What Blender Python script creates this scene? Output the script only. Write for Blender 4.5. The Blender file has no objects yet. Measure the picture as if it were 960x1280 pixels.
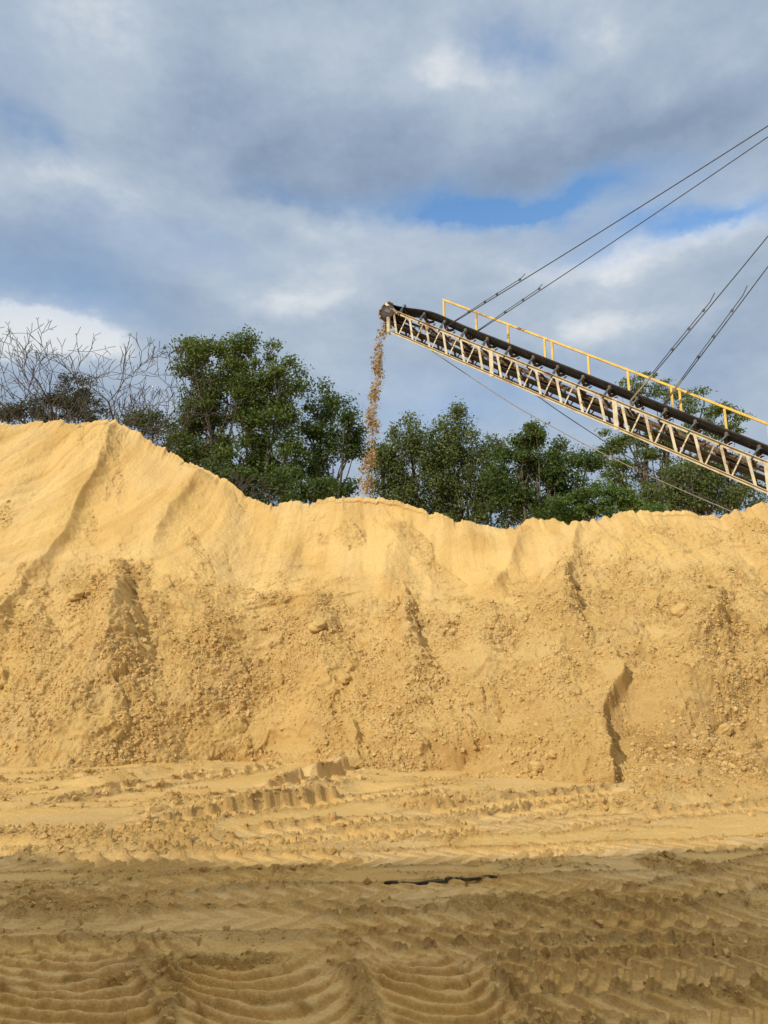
import bpy, math, random
import numpy as np
from mathutils import Vector, Matrix
R = math.radians
random.seed(7); RNG = np.random.default_rng(11)
scene = bpy.context.scene
col = scene.collection

# ------------------------------------------------------------------ camera
CAM_H = 1.7; F = 960.0; PITCH = math.atan(225/960.0)
cp, sp = math.cos(PITCH), math.sin(PITCH)
cd = bpy.data.cameras.new('camera'); cam = bpy.data.objects.new('camera', cd); col.objects.link(cam)
cam.location = (0, 0, CAM_H); cam.rotation_euler = (math.pi/2+PITCH, 0, 0)
cd.sensor_fit = 'VERTICAL'; cd.sensor_height = 36; cd.lens = 27; cd.clip_end = 20000; cd.clip_start = 0.1
scene.camera = cam

def ray(px, py):
    rx = (px-480)/F; ry = (640-py)/F
    return np.array([rx, cp-sp*ry, sp+cp*ry])
def at(px, py, Y):            # survey helper: world point at distance Y
    r = ray(px, py); t = Y/r[1]
    return Vector((r[0]*t, Y, CAM_H+r[2]*t))
def gnd(px, py):              # world point on the level ground
    r = ray(px, py); t = -CAM_H/r[2]
    return (r[0]*t, r[1]*t)
def project(x, y, z):
    dz = z-CAM_H
    depth = y*cp+dz*sp; up = -y*sp+dz*cp
    depth = np.maximum(depth, 0.5)
    return 480+F*x/depth, 640-F*up/depth

# ------------------------------------------------------------------ tags
def tag(o, label=None, cat=None, group=None, kind=None):
    if label: o['label'] = label
    if cat: o['category'] = cat
    if group: o['group'] = group
    if kind: o['kind'] = kind
    return o
def empty(name, loc=(0, 0, 0)):
    o = bpy.data.objects.new(name, None); col.objects.link(o); o.location = loc
    o.empty_display_size = 0.3
    return o
def link_mesh(name, me, mat, parent=None):
    o = bpy.data.objects.new(name, me); col.objects.link(o)
    if mat: me.materials.append(mat)
    if parent:
        o.parent = parent
        o.location = -Vector(parent['base']) if 'base' in parent else (0, 0, 0)
    return o
def np_mesh(name, V, Fq, smooth=True, attrs=None):
    """V (n,3), Fq (m,k) all faces with k corners"""
    me = bpy.data.meshes.new(name)
    V = np.ascontiguousarray(V, dtype=np.float32); Fq = np.ascontiguousarray(Fq, dtype=np.int32)
    m, k = Fq.shape
    me.vertices.add(len(V)); me.vertices.foreach_set('co', V.ravel())
    me.loops.add(m*k); me.loops.foreach_set('vertex_index', Fq.ravel())
    me.polygons.add(m); me.polygons.foreach_set('loop_start', np.arange(0, m*k, k, dtype=np.int32))
    me.polygons.foreach_set('loop_total', np.full(m, k, dtype=np.int32))
    me.polygons.foreach_set('use_smooth', np.full(m, smooth, dtype=bool))
    if attrs:
        for nm, arr in attrs.items():
            a = me.attributes.new(nm, 'FLOAT_COLOR', 'POINT')
            c = np.ones((len(V), 4), dtype=np.float32); c[:, :arr.shape[1]] = arr
            a.data.foreach_set('color', c.ravel())
    me.update()
    return me
def grid_faces(nr, nc):
    i = np.arange(nr-1)[:, None]*nc+np.arange(nc-1)[None, :]
    return np.stack([i, i+1, i+1+nc, i+nc], -1).reshape(-1, 4)

class MB:
    def __init__(s): s.v = []; s.f = []
    def box(s, a, b, w, h, up=(0, 0, 1)):
        a = Vector(a); b = Vector(b); d = (b-a).normalized(); up = Vector(up)
        x = d.cross(up)
        if x.length < 1e-4: x = d.cross(Vector((0, 1, 0)))
        x.normalize(); y = x.cross(d).normalized()
        n = len(s.v)
        for p in (a, b):
            for (i, j) in ((-1, -1), (1, -1), (1, 1), (-1, 1)):
                s.v.append(p+x*(i*w/2)+y*(j*h/2))
        s.f += [(n, n+1, n+2, n+3), (n+7, n+6, n+5, n+4)]
        for k in range(4):
            k2 = (k+1) % 4
            s.f.append((n+k2, n+k, n+4+k, n+4+k2))
        return s
    def angle(s, a, b, w, t, up=(0, 0, 1), flip=1):   # L-section bar
        a = Vector(a); b = Vector(b); d = (b-a).normalized(); x = d.cross(Vector(up)).normalized(); y = x.cross(d).normalized()
        s.box(a+y*0, b+y*0, t, w, up)
        s.box(a+x*(flip*w/2)+y*(w/2-t/2+.002), b+x*(flip*w/2)+y*(w/2-t/2+.002), w, t, up)
        return s
    def tube(s, pts, rads, sides=6, cap=True):
        pts = [Vector(p) for p in pts]; n0 = len(s.v)
        if not hasattr(rads, '__len__'): rads = [rads]*len(pts)
        ref = None
        for i, p in enumerate(pts):
            d = (pts[min(i+1, len(pts)-1)]-pts[max(i-1, 0)])
            d = d.normalized() if d.length > 1e-6 else Vector((0, 0, 1))
            if ref is None: ref = Vector((1, 0, 0)) if abs(d.x) < .8 else Vector((0, 1, 0))
            x = (ref-d*ref.dot(d)); x = x.normalized() if x.length > 1e-5 else d.orthogonal().normalized()
            ref = x; y = d.cross(x)
            for k in range(sides):
                a = 2*math.pi*k/sides
                s.v.append(p+(x*math.cos(a)+y*math.sin(a))*rads[i])
        for i in range(len(pts)-1):
            for k in range(sides):
                k2 = (k+1) % sides; b = n0+i*sides
                s.f.append((b+k, b+k2, b+sides+k2, b+sides+k))
        if cap:
            s.f.append(tuple(n0+k for k in reversed(range(sides))))
            s.f.append(tuple(n0+(len(pts)-1)*sides+k for k in range(sides)))
        return s
    def build(s, name, mat, parent=None, smooth=False):
        me = bpy.data.meshes.new(name); me.from_pydata([tuple(v) for v in s.v], [], s.f)
        if smooth:
            me.polygons.foreach_set('use_smooth', [True]*len(me.polygons))
        me.update()
        return link_mesh(name, me, mat, parent)

# ------------------------------------------------------------------ numpy noise
_p = np.random.default_rng(3).permutation(4096).astype(np.int32); PERM = np.concatenate([_p, _p])
_g = np.random.default_rng(4).uniform(0, 2*np.pi, 4096); GX = np.cos(_g).astype(np.float32); GY = np.sin(_g).astype(np.float32)
_r1 = np.random.default_rng(5).random(4096).astype(np.float32); _r2 = np.random.default_rng(6).random(4096).astype(np.float32)
def hsh(i, j): return PERM[(PERM[i & 4095]+j) & 4095]
def perlin(x, y):
    x = np.asarray(x, np.float32); y = np.asarray(y, np.float32)
    xi = np.floor(x).astype(np.int32); yi = np.floor(y).astype(np.int32); xf = x-xi; yf = y-yi
    u = xf*xf*xf*(xf*(xf*6-15)+10); v = yf*yf*yf*(yf*(yf*6-15)+10)
    def g(i, j, a, b):
        h = hsh(xi+i, yi+j); return GX[h]*a+GY[h]*b
    n00 = g(0, 0, xf, yf); n10 = g(1, 0, xf-1, yf); n01 = g(0, 1, xf, yf-1); n11 = g(1, 1, xf-1, yf-1)
    return ((n00+(n10-n00)*u)*(1-v)+(n01+(n11-n01)*u)*v)*1.5
def fbm(x, y, o=4, lac=2.03, gain=.5, seed=0):
    s = 0; a = 1; f = 1
    for k in range(o):
        s = s+a*perlin(x*f+17.3*k+seed*31.7, y*f-9.1*k+seed*11.3); a *= gain; f *= lac
    return s
def ridged(x, y, o=4, seed=0):
    s = 0; a = 1; f = 1
    for k in range(o):
        s = s+a*(1-np.abs(perlin(x*f+7.7*k+seed*13.1, y*f+3.3*k-seed*5.9))*2); a *= .5; f *= 2.1
    return s
def lumps(x, y, seed=0, fill=1.0):
    """rounded crumbs on jittered cells: 0..1"""
    x = np.asarray(x, np.float32)+seed*37.1; y = np.asarray(y, np.float32)-seed*21.7
    xi = np.floor(x).astype(np.int32); yi = np.floor(y).astype(np.int32)
    best = np.zeros_like(x)
    for i in (-1, 0, 1):
        for j in (-1, 0, 1):
            h = hsh(xi+i, yi+j); cx = xi+i+_r1[h]; cy = yi+j+_r2[h]
            rr = .25+.5*_r1[(h*7+3) & 4095]
            on = _r2[(h*5+1) & 4095] < fill
            d = ((x-cx)**2+(y-cy)**2)/(rr*rr)
            best = np.maximum(best, np.where(on, np.sqrt(np.clip(1-d, 0, 1))*rr*1.4, 0))
    return best
def sstep(a, b, x):
    t = np.clip((x-a)/(b-a), 0, 1); return t*t*(3-2*t)
def polydist(X, Y, pts):
    """distance to polyline, signed side (right +), position 0..1"""
    best = np.full(X.shape, 1e9, np.float32); sgn = np.zeros(X.shape, np.float32); tt = np.zeros(X.shape, np.float32)
    n = len(pts)-1
    for k in range(n):
        ax, ay = pts[k]; bx, by = pts[k+1]; dx, dy = bx-ax, by-ay; L2 = dx*dx+dy*dy
        t = np.clip(((X-ax)*dx+(Y-ay)*dy)/L2, 0, 1)
        qx = X-(ax+t*dx); qy = Y-(ay+t*dy); d = np.sqrt(qx*qx+qy*qy); cr = dx*qy-dy*qx
        m = d < best
        best = np.where(m, d, best); sgn = np.where(m, np.sign(cr), sgn); tt = np.where(m, (k+t)/n, tt)
    return best, sgn, tt

# ------------------------------------------------------------------ node helpers
def new_mat(name):
    m = bpy.data.materials.new(name); m.use_nodes = True; nt = m.node_tree
    return m, nt, nt.nodes['Principled BSDF']
def nd(nt, t, **kw):
    n = nt.nodes.new(t)
    for k, v in kw.items():
        if k in n.inputs: n.inputs[k].default_value = v
        else: setattr(n, k, v)
    return n
def noise(nt, vec, scale, detail=4, rough=.5):
    n = nt.nodes.new('ShaderNodeTexNoise'); n.inputs['Scale'].default_value = scale
    n.inputs['Detail'].default_value = detail; n.inputs['Roughness'].default_value = rough
    if vec is not None: nt.links.new(vec, n.inputs['Vector'])
    return n.outputs['Fac']
def ramp(nt, fac, stops):
    r = nt.nodes.new('ShaderNodeValToRGB'); nt.links.new(fac, r.inputs['Fac'])
    e = r.color_ramp.elements
    while len(e) < len(stops): e.new(.5)
    for i, (p, c) in enumerate(stops):
        e[i].position = p; e[i].color = (c, c, c, 1) if not hasattr(c, '__len__') else (*c, 1)
    return r.outputs['Color']
def mix(nt, fac, a, b, mode='MIX'):
    m = nt.nodes.new('ShaderNodeMix'); m.data_type = 'RGBA'; m.blend_type = mode
    for s, v in (('Factor', fac), ('A', a), ('B', b)):
        inp = [i for i in m.inputs if i.name == s and (i.type == 'RGBA' or s == 'Factor')][0]
        if hasattr(v, 'node'): nt.links.new(v, inp)
        elif s == 'Factor': inp.default_value = v
        else: inp.default_value = (*v, 1) if len(v) == 3 else v
    return [o for o in m.outputs if o.type == 'RGBA'][0]
def mth(nt, op, a, b=None, c=None, clamp=False):
    m = nt.nodes.new('ShaderNodeMath'); m.operation = op; m.use_clamp = clamp
    for i, v in enumerate((a, b, c)):
        if v is None: continue
        if hasattr(v, 'node'): nt.links.new(v, m.inputs[i])
        else: m.inputs[i].default_value = v
    return m.outputs[0]

def sand_material(name, ground=False):
    m, nt, b = new_mat(name); L = nt.links
    pos = nt.nodes.new('ShaderNodeNewGeometry').outputs['Position']
    at_ = nt.nodes.new('ShaderNodeAttribute'); at_.attribute_name = 'tone'
    sep = nt.nodes.new('ShaderNodeSeparateColor'); L.new(at_.outputs['Color'], sep.inputs[0])
    damp_shade, grey, rough = sep.outputs[0], sep.outputs[1], sep.outputs[2]
    n1 = noise(nt, pos, .45, 6, .6); n2 = noise(nt, pos, 4.0, 6, .65); n3 = noise(nt, pos, 40, 4, .7)
    if ground: A, B_ = (.63, .388, .125), (.71, .465, .178)
    else: A, B_ = (.645, .418, .150), (.71, .487, .208)
    c = mix(nt, ramp(nt, n1, [(.35, 0), (.65, 1)]), A, B_)
    c = mix(nt, ramp(nt, n2, [(.3, 0), (.75, .55)]), c, (.70, .52, .22) if not ground else (.62, .46, .21))
    c = mix(nt, mth(nt, 'MULTIPLY', damp_shade, .8), c, (.41, .225, .065))
    c = mix(nt, mth(nt, 'MULTIPLY', grey, .85), c, (.64, .475, .27))
    g = ramp(nt, n3, [(.3, .78), (.7, 1.12)])
    c = mix(nt, 1.0, c, g, 'MULTIPLY')
    L.new(c, b.inputs['Base Color']); b.inputs['Roughness'].default_value = .95
    b.inputs['Specular IOR Level'].default_value = .15
    h = mth(nt, 'ADD', mth(nt, 'MULTIPLY', noise(nt, pos, 16, 6, .8), .050), mth(nt, 'MULTIPLY', noise(nt, pos, 85, 3, .7), .010))
    st = mth(nt, 'MULTIPLY_ADD', rough, .65, .35)
    bp = nt.nodes.new('ShaderNodeBump'); bp.inputs['Distance'].default_value = 1.0
    L.new(h, bp.inputs['Height']); L.new(st, bp.inputs['Strength']); L.new(bp.outputs[0], b.inputs['Normal'])
    return m
SAND = sand_material('pile_sand'); GSAND = sand_material('ground_sand', True)

def simple_mat(name, c1, c2, scale=8, rough=.6, lo=.4, hi=.6, metal=0.0, c3=None, bump=0.0):
    m, nt, b = new_mat(name)
    pos = nt.nodes.new('ShaderNodeNewGeometry').outputs['Position']
    c = mix(nt, ramp(nt, noise(nt, pos, scale, 6, .65), [(lo, 0), (hi, 1)]), c1, c2)
    if c3: c = mix(nt, ramp(nt, noise(nt, pos, scale*.28, 5, .6), [(.54, 0), (.66, 1)]), c, c3)
    nt.links.new(c, b.inputs['Base Color']); b.inputs['Roughness'].default_value = rough; b.inputs['Metallic'].default_value = metal
    if bump:
        bp = nt.nodes.new('ShaderNodeBump'); bp.inputs['Distance'].default_value = bump
        nt.links.new(noise(nt, pos, scale*2, 5, .6), bp.inputs['Height']); nt.links.new(bp.outputs[0], b.inputs['Normal'])
    return m
M_WHITE = simple_mat('weathered_white_paint', (.62, .54, .36), (.42, .31, .17), 3.5, .6, .45, .72, c3=(.25, .12, .055))
M_RUST = simple_mat('rusty_steel', (.10, .06, .038), (.22, .155, .10), 6, .8, .35, .65)
M_YELLOW = simple_mat('yellow_paint', (.78, .50, .045), (.52, .31, .05), 3, .55, .45, .7, c3=(.26, .13, .05))
M_CREAM = simple_mat('cream_yellow_paint', (.66, .55, .27), (.50, .40, .22), 4, .6, .45, .7, c3=(.30, .16, .07))
M_STRIP = simple_mat('perished_rubber', (.014, .010, .007), (.09, .06, .03), 9, 1.0)
M_BELT = simple_mat('black_rubber_belt', (.022, .022, .025), (.06, .055, .05), 5, .75, .4, .7)
M_BLUE = simple_mat('blue_grey_paint', (.06, .13, .19), (.14, .15, .15), 8, .5, .45, .65)
M_CABLE = simple_mat('dark_wire_rope', (.02, .02, .022), (.06, .05, .045), 12, .6)
M_ROPE = simple_mat('pale_rope', (.36, .31, .22), (.24, .21, .16), 6, .9)
M_GRAVEL = simple_mat('falling_gravel', (.22, .15, .08), (.52, .38, .19), 9, .95, .35, .6, c3=(.13, .08, .05))
M_CRUST = simple_mat('caked_sand', (.17, .11, .06), (.42, .31, .18), 5, .95, .35, .65, bump=.03)

def bark(name, c1, c2):
    return simple_mat(name, c1, c2, 6, .9, .35, .65, bump=.02)
M_BARK = bark('grey_brown_bark', (.085, .065, .045), (.17, .14, .105)); M_PALEBARK = bark('pale_grey_bark', (.12, .102, .08), (.065, .054, .042))
def leaf_mat(name, c1, c2, c3):
    m, nt, b = new_mat(name); L = nt.links
    g = nt.nodes.new('ShaderNodeNewGeometry')
    c = mix(nt, g.outputs['Random Per Island'], c1, c2)
    c = mix(nt, ramp(nt, noise(nt, g.outputs['Position'], .55, 3, .5), [(.42, 0), (.68, .8)]), c, c3)
    L.new(c, b.inputs['Base Color']); b.inputs['Roughness'].default_value = .55; b.inputs['Specular IOR Level'].default_value = .35
    tr = nt.nodes.new('ShaderNodeBsdfTranslucent'); L.new(mix(nt, 1.0, c, (1.3, 1.5, .5), 'MULTIPLY'), tr.inputs[0])
    ms = nt.nodes.new('ShaderNodeMixShader'); ms.inputs[0].default_value = .3
    out = [n for n in nt.nodes if n.type == 'OUTPUT_MATERIAL'][0]
    L.new(b.outputs[0], ms.inputs[1]); L.new(tr.outputs[0], ms.inputs[2]); L.new(ms.outputs[0], out.inputs[0])
    return m
LEAF_A = leaf_mat('mid_green_leaves', (.060, .098, .022), (.145, .185, .045), (.15, .18, .05))
LEAF_B = leaf_mat('dark_green_leaves', (.036, .070, .018), (.10, .145, .034), (.11, .145, .036))
LEAF_C = leaf_mat('grey_green_leaves', (.070, .098, .034), (.165, .195, .075), (.145, .17, .055))
LEAF_D = leaf_mat('light_green_leaves', (.060, .110, .026), (.13, .19, .045), (.12, .17, .04))
LEAF_E = leaf_mat('olive_leaves', (.035, .040, .022), (.065, .065, .035), (.05, .055, .03))

# ------------------------------------------------------------------ sun direction
SUN_EL = 28.0; SH = Vector((-.62, -.785)).normalized()
SUN = Vector((SH.x*math.cos(R(SUN_EL)), SH.y*math.cos(R(SUN_EL)), math.sin(R(SUN_EL))))
sd = bpy.data.lights.new('sun', 'SUN'); sd.energy = 3.4; sd.angle = R(.55); sd.color = (1.0, .92, .77)
so = bpy.data.objects.new('sun', sd); col.objects.link(so); so.rotation_euler = SUN.to_track_quat('Z', 'Y').to_euler(); so.location = (-20, -30, 40)

# ------------------------------------------------------------------ world: nishita sky and layered cloud
w = bpy.data.worlds.new('World'); scene.world = w; w.use_nodes = True; nt = w.node_tree; nt.nodes.clear(); L = nt.links
tc = nt.nodes.new('ShaderNodeTexCoord'); gen = tc.outputs['Generated']
sx = nt.nodes.new('ShaderNodeSeparateXYZ'); L.new(gen, sx.inputs[0])
X_, Y_, Z_ = sx.outputs
az = mth(nt, 'ARCTAN2', X_, Y_); el = mth(nt, 'ARCSINE', Z_)
sky = nt.nodes.new('ShaderNodeTexSky'); sky.sky_type = 'NISHITA'; sky.sun_disc = False
sky.sun_elevation = R(SUN_EL); sky.sun_rotation = math.atan2(SUN.x, SUN.y) % (2*math.pi)
sky.air_density = 1.0; sky.dust_density = .6; sky.ozone_density = 2.0
def stretched(k, off=0.0):
    c = nt.nodes.new('ShaderNodeCombineXYZ'); L.new(az, c.inputs[0]); L.new(mth(nt, 'MULTIPLY', el, k), c.inputs[1]); c.inputs[2].default_value = off
    return c.outputs[0]
V1 = stretched(1.5, .3)
wa = mth(nt, 'MULTIPLY', mth(nt, 'SUBTRACT', noise(nt, V1, 5, 5, .6), .5), .30)
wb = mth(nt, 'MULTIPLY', mth(nt, 'SUBTRACT', noise(nt, stretched(1.5, 5.3), 6, 6, .62), .5), .11)
azw = mth(nt, 'ADD', az, wa); elw = mth(nt, 'ADD', el, wb)
def skyang(px, py):
    r = ray(px, py); r = r/np.linalg.norm(r); return math.atan2(r[0], r[1]), math.asin(r[2])
def blob(px, py, wx, wy, amp, tilt=0.0):
    a0, e0 = skyang(px, py)
    da = mth(nt, 'SUBTRACT', azw, a0); de = mth(nt, 'SUBTRACT', elw, e0)
    if tilt: de = mth(nt, 'ADD', de, mth(nt, 'MULTIPLY', da, tilt))
    q = mth(nt, 'ADD', mth(nt, 'POWER', mth(nt, 'ABSOLUTE', mth(nt, 'DIVIDE', da, wx/F)), 2), mth(nt, 'POWER', mth(nt, 'ABSOLUTE', mth(nt, 'DIVIDE', de, wy/F)), 2))
    return mth(nt, 'MULTIPLY', mth(nt, 'EXPONENT', mth(nt, 'MULTIPLY', q, -1)), amp)
def total(bs):
    t = bs[0]
    for b_ in bs[1:]: t = mth(nt, 'ADD', t, b_)
    return t
# openings where the blue shows
holes = total([blob(640, 254, 170, 22, 1.15, .05), blob(860, 280, 150, 18, .95, .0), blob(640, 256, 90, 18, .6), blob(370, 236, 80, 12, .3),
               blob(645, 48, 55, 32, .55), blob(20, 160, 45, 20, .55), blob(40, 345, 130, 38, .38), blob(200, 300, 150, 30, .25), blob(620, 500, 200, 45, .22), blob(0, 60, 70, 40, .25)])
cn = noise(nt, stretched(1.6, 1.7), 3.2, 7, .55)
holes = mth(nt, 'MULTIPLY', holes, mth(nt, 'MULTIPLY_ADD', cn, 1.5, .22), clamp=True)
# brightness of the cloud layer
lit = total([blob(600, 80, 260, 70, .30), blob(60, 230, 110, 40, .42), blob(15, 408, 75, 28, 1.3), blob(110, 60, 200, 70, .26), blob(480, 275, 260, 24, .34), blob(800, 310, 200, 22, .36),
             blob(740, 420, 120, 26, .40), blob(380, 372, 110, 20, .25), blob(480, 330, 260, 40, .15), blob(560, 60, 60, 40, .08), blob(930, 255, 50, 25, .15), blob(200, 330, 120, 24, .12),
             blob(680, 196, 420, 34, -.27), blob(280, 110, 130, 60, -.14), blob(330, 200, 120, 36, -.22), blob(900, 120, 120, 50, -.14), blob(40, 300, 200, 30, -.22), blob(500, 160, 200, 34, -.16), blob(150, 380, 140, 24, -.08)])
cl = mth(nt, 'ADD', mth(nt, 'MULTIPLY', mth(nt, 'SUBTRACT', noise(nt, stretched(1.9, 9.1), 4.6, 8, .62), .5), 1.25), mth(nt, 'ADD', lit, .45), clamp=True)
K = .11
ccol = ramp(nt, cl, [(0.0, (.245/K, .325/K, .455/K)), (.35, (.345/K, .435/K, .565/K)), (.7, (.48/K, .56/K, .66/K)), (1.0, (.76/K, .79/K, .82/K))])
mr = nt.nodes.new('ShaderNodeMapRange'); mr.interpolation_type = 'SMOOTHSTEP'; L.new(Z_, mr.inputs['Value'])
mr.inputs['From Min'].default_value = .74; mr.inputs['From Max'].default_value = .93; mr.inputs['To Min'].default_value = 1.0; mr.inputs['To Max'].default_value = 3.3
zenith_fill = mr.outputs['Result']                                     # unseen overhead boost, added with a warm tint to fill the shaded foreground
cs = nt.nodes.new('ShaderNodeVectorMath'); cs.operation = 'SCALE'; L.new(ccol, cs.inputs[0]); L.new(zenith_fill, cs.inputs['Scale']); ccol = mix(nt, mth(nt, 'MULTIPLY', mth(nt, 'SUBTRACT', zenith_fill, 1.0), 1.0, clamp=True), cs.outputs[0], mix(nt, 1.0, cs.outputs[0], (1.28, 1.0, .62), 'MULTIPLY'))
blue = mix(nt, 1.0, sky.outputs[0], (1.25, 1.75, 2.0), 'MULTIPLY')
base = mix(nt, mth(nt, 'MULTIPLY', holes, .92), ccol, blue)
bg = nt.nodes.new('ShaderNodeBackground'); L.new(base, bg.inputs[0]); bg.inputs[1].default_value = K
wo = nt.nodes.new('ShaderNodeOutputWorld'); L.new(bg.outputs[0], wo.inputs[0])

# ------------------------------------------------------------------ the ground
def build_ground():
    yf = [2.6]
    while yf[-1] < 21: yf.append(yf[-1]+max(.009, .0024*yf[-1]))
    ys = [-3000, -800, -200, -60, -25, -12, -6, -3, -1, 0, 1, 1.8, 2.3]+yf+[22, 23.5, 26, 30, 36, 45, 60, 90, 150, 300, 700, 1800, 6000]
    tf = np.arange(-.86, .86, .00125)
    tc_ = []; t = .87; st = .01
    while t < 400: tc_.append(t); st *= 1.5; t += st
    ts = np.concatenate([-np.array(tc_)[::-1], tf, np.array(tc_)])
    ys = np.array(sorted(ys), np.float32)
    S = np.clip(ys, 3, 25)
    X = (S[:, None]*ts[None, :]).astype(np.float32); Y = np.repeat(ys[:, None], len(ts), 1).astype(np.float32)
    fade = (1-sstep(.80, .97, np.abs(ts)))[None, :]*(sstep(1.5, 3.2, ys)*(1-sstep(20, 23, ys)))[:, None]
    U, V = project(X, Y, np.zeros_like(X))
    wx = fbm(X*.9, Y*.9, 3, seed=1)*.10; wy = fbm(X*.9, Y*.9, 3, seed=2)*.10
    Z = .06*fbm(X*.22, Y*.3, 3, seed=3)+.012*fbm(X*1.1, Y*1.3, 3, seed=4)
    # old worn prints underneath everything
    fl = fbm(X*.35, Y*.7, 3, seed=9)
    Z += .010*ridged(X*1.3+fl, Y*2.6, 3, seed=5)*.6
    Z += .007*fbm(X*6, Y*7, 4, seed=6)
    crumb = sstep(.05, .45, fbm(X*.5, Y*1.4, 3, seed=7))*.55
    grey = sstep(.0, .5, fbm(X*.35, Y*1.1, 3, seed=8))*.30
    damp_shade = sstep(.1, .6, fbm(X*.4, Y*.8, 3, seed=12))*.35
    XX, YY = X, Y
    def LUG(y): return float(np.interp(y, [5, 8, 12, 16], [1.1, 1.0, 1.15, 1.3]))
    def px_line(pts): return [gnd(*p) for p in pts]
    def ridge_line(pts, wpx, h, rough=0.6, tone=None):
        nonlocal Z, crumb, grey
        P = px_line(pts); d, sg, t = polydist(X+wx, Y+wy, P)
        m = np.exp(-(d/wpx)**2)*sstep(0, .12, t)*(1-sstep(.9, 1, t)*.8)
        Z += h*m*(1+.3*fbm(X*2, Y*2, 3, seed=31))
        crumb = np.maximum(crumb, m*rough)
        if tone is not None: grey = grey*(1-m)+tone*m
    # banks of pushed-up sand near the foot of the pile
    ridge_line([(330, 1002), (400, 975), (443, 958)], .55, .26, .1, .75)
    ridge_line([(90, 985), (200, 968), (300, 957)], .40, .15, .4)
    ridge_line([(250, 1030), (330, 1008), (420, 996)], .35, .16, .9)
    ridge_line([(770, 1015), (850, 1002), (980, 1000)], .5, .26, .8)
    ridge_line([(560, 1000), (700, 992), (850, 985)], .5, .10, .1, .8)
    ridge_line([(0, 1060), (60, 1045), (140, 1042)], .8, .10, .9, 0)
    ridge_line([(480, 1015), (560, 1005), (640, 998)], .35, .14, .8)
    def hollow(px, py, rx, ry, h):
        nonlocal Z
        cx, cy = gnd(px, py); Z += h*np.exp(-((X-cx)/rx)**2-((Y-cy)/ry)**2)
    hollow(800, 1012, .45, .35, -.22); hollow(460, 982, .5, .5, -.15); hollow(600, 1010, .5, .4, -.12)
    def track(pts, w=.62, depth=.07, lug=.055, pitch=.21, along='x', chev=.35, seed=0, flat=.5, berm=.05, bars=False, wob=.05, teeth=1.0, deg=2):
        nonlocal Z, crumb, grey, damp_shade
        P = np.array([gnd(*p) for p in pts])
        r0, r1 = np.searchsorted(ys, [P[:, 1].min()-.9-w, P[:, 1].max()+.9+w]); sl_ = slice(max(r0, 0), r1)
        X, Y, Zs, cr_, gr_, dm_ = XX[sl_], YY[sl_], Z[sl_], crumb[sl_], grey[sl_], damp_shade[sl_]
        lug = lug*LUG(P[:, 1].mean()); depth = depth*.55; berm = berm*LUG(P[:, 1].mean())*float(np.interp(P[:, 1].mean(), [7, 11], [.30, .60])); depth = depth*1.2
        A, B = (X, Y) if along == 'x' else (Y, X)
        pa, pb = (P[:, 0], P[:, 1]) if along == 'x' else (P[:, 1], P[:, 0])
        cf = np.polyfit(pa, pb, min(deg, len(pts)-1)); dcf = np.polyder(cf)
        wob_ = fbm(A*.7, B*.3, 2, seed=40+seed)*wob
        lo, hi = pa.min()-.3, pa.max()+.3
        Ac = np.clip(A, lo-2, hi+2)
        f = np.polyval(cf, Ac)+wob_; fp = np.polyval(dcf, Ac); q = np.sqrt(1+fp*fp)
        d = (B-f)/q; s = A*np.sqrt(1+np.mean(fp[np.abs(d) < w])**2) if np.any(np.abs(d) < w) else A
        near = np.abs(d) < w*1.4
        if along == 'x': endm = np.ones_like(X)
        lo_m = sstep(lo, lo+.6, A) if pts[0][0] > 15 or along == 'y' else 1.0
        hi_m = 1-sstep(hi-.6, hi, A) if pts[-1][0] < 945 or along == 'y' else 1.0
        end = lo_m*hi_m
        hw = w/2
        s2 = s+fbm(A*1.5, B*1.5, 2, seed=50+seed)*.03
        side = (d > 0).astype(np.float32)
        ph = s2/pitch+.5*side+chev*2.2*(np.abs(d)/hw)**1.25
        if bars:
            q_ = d/hw; ph = s2/pitch+chev*q_+bars*q_*q_+.38*fbm(A*1.6, B*1.6, 3, seed=61+seed)
        fr = ph-np.floor(ph)
        tri = 1-np.abs(2*fr-1)
        groove = sstep(.34, .48, tri)                       # pressed by the lug
        asym = (1-fr)*.35
        edge = hw*(1+.10*groove+.08*fbm(A*3, B*3, 2, seed=60+seed))
        wear = np.clip(.85+.6*fbm(A*.6, B*.6, 2, seed=70+seed), .35, 1.15)*teeth
        h = -depth+lug*(1-groove)*(1-asym)*wear*(1-.35*sstep(.75, 1.0, np.abs(d)/hw))
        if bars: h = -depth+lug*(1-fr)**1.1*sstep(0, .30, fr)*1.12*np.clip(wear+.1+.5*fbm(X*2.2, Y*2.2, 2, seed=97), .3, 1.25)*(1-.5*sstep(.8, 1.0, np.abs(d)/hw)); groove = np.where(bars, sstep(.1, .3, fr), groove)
        rib = np.exp(-(d/(.10*hw))**2)*.3*lug; h = h+(0 if bars else 1)*rib*wear
        inside = (1-sstep(edge*.84, edge*1.14+.012, np.abs(d)))*end
        loc = fbm(X*.7, Y*.7, 2, seed=80+seed)*.012
        Zt = loc+h+.005*fbm(X*8, Y*8, 2, seed=81)
        Zs = Zs*(1-inside)+(Zs*.12+Zt)*inside
        bm = np.exp(-((np.abs(d)-hw*1.18)/(.055+.03*fbm(A*2, B*2, 2, seed=82+seed)))**2)*end
        lump = .7+.35*lumps(X*9, Y*9, seed=seed)+.25*fbm(X*6, Y*6, 2, seed=96)
        Z[sl_] = Zs+berm*bm*lump*(1-inside)
        crumb[sl_] = np.maximum(cr_*(1-inside*.85), bm*.8*(1-inside))
        grey[sl_] = gr_*(1-inside)+inside*(flat*.6+.5*fbm(X*.8, Y*1.1, 2, seed=90+seed))*(.15+.85*groove)
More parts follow.
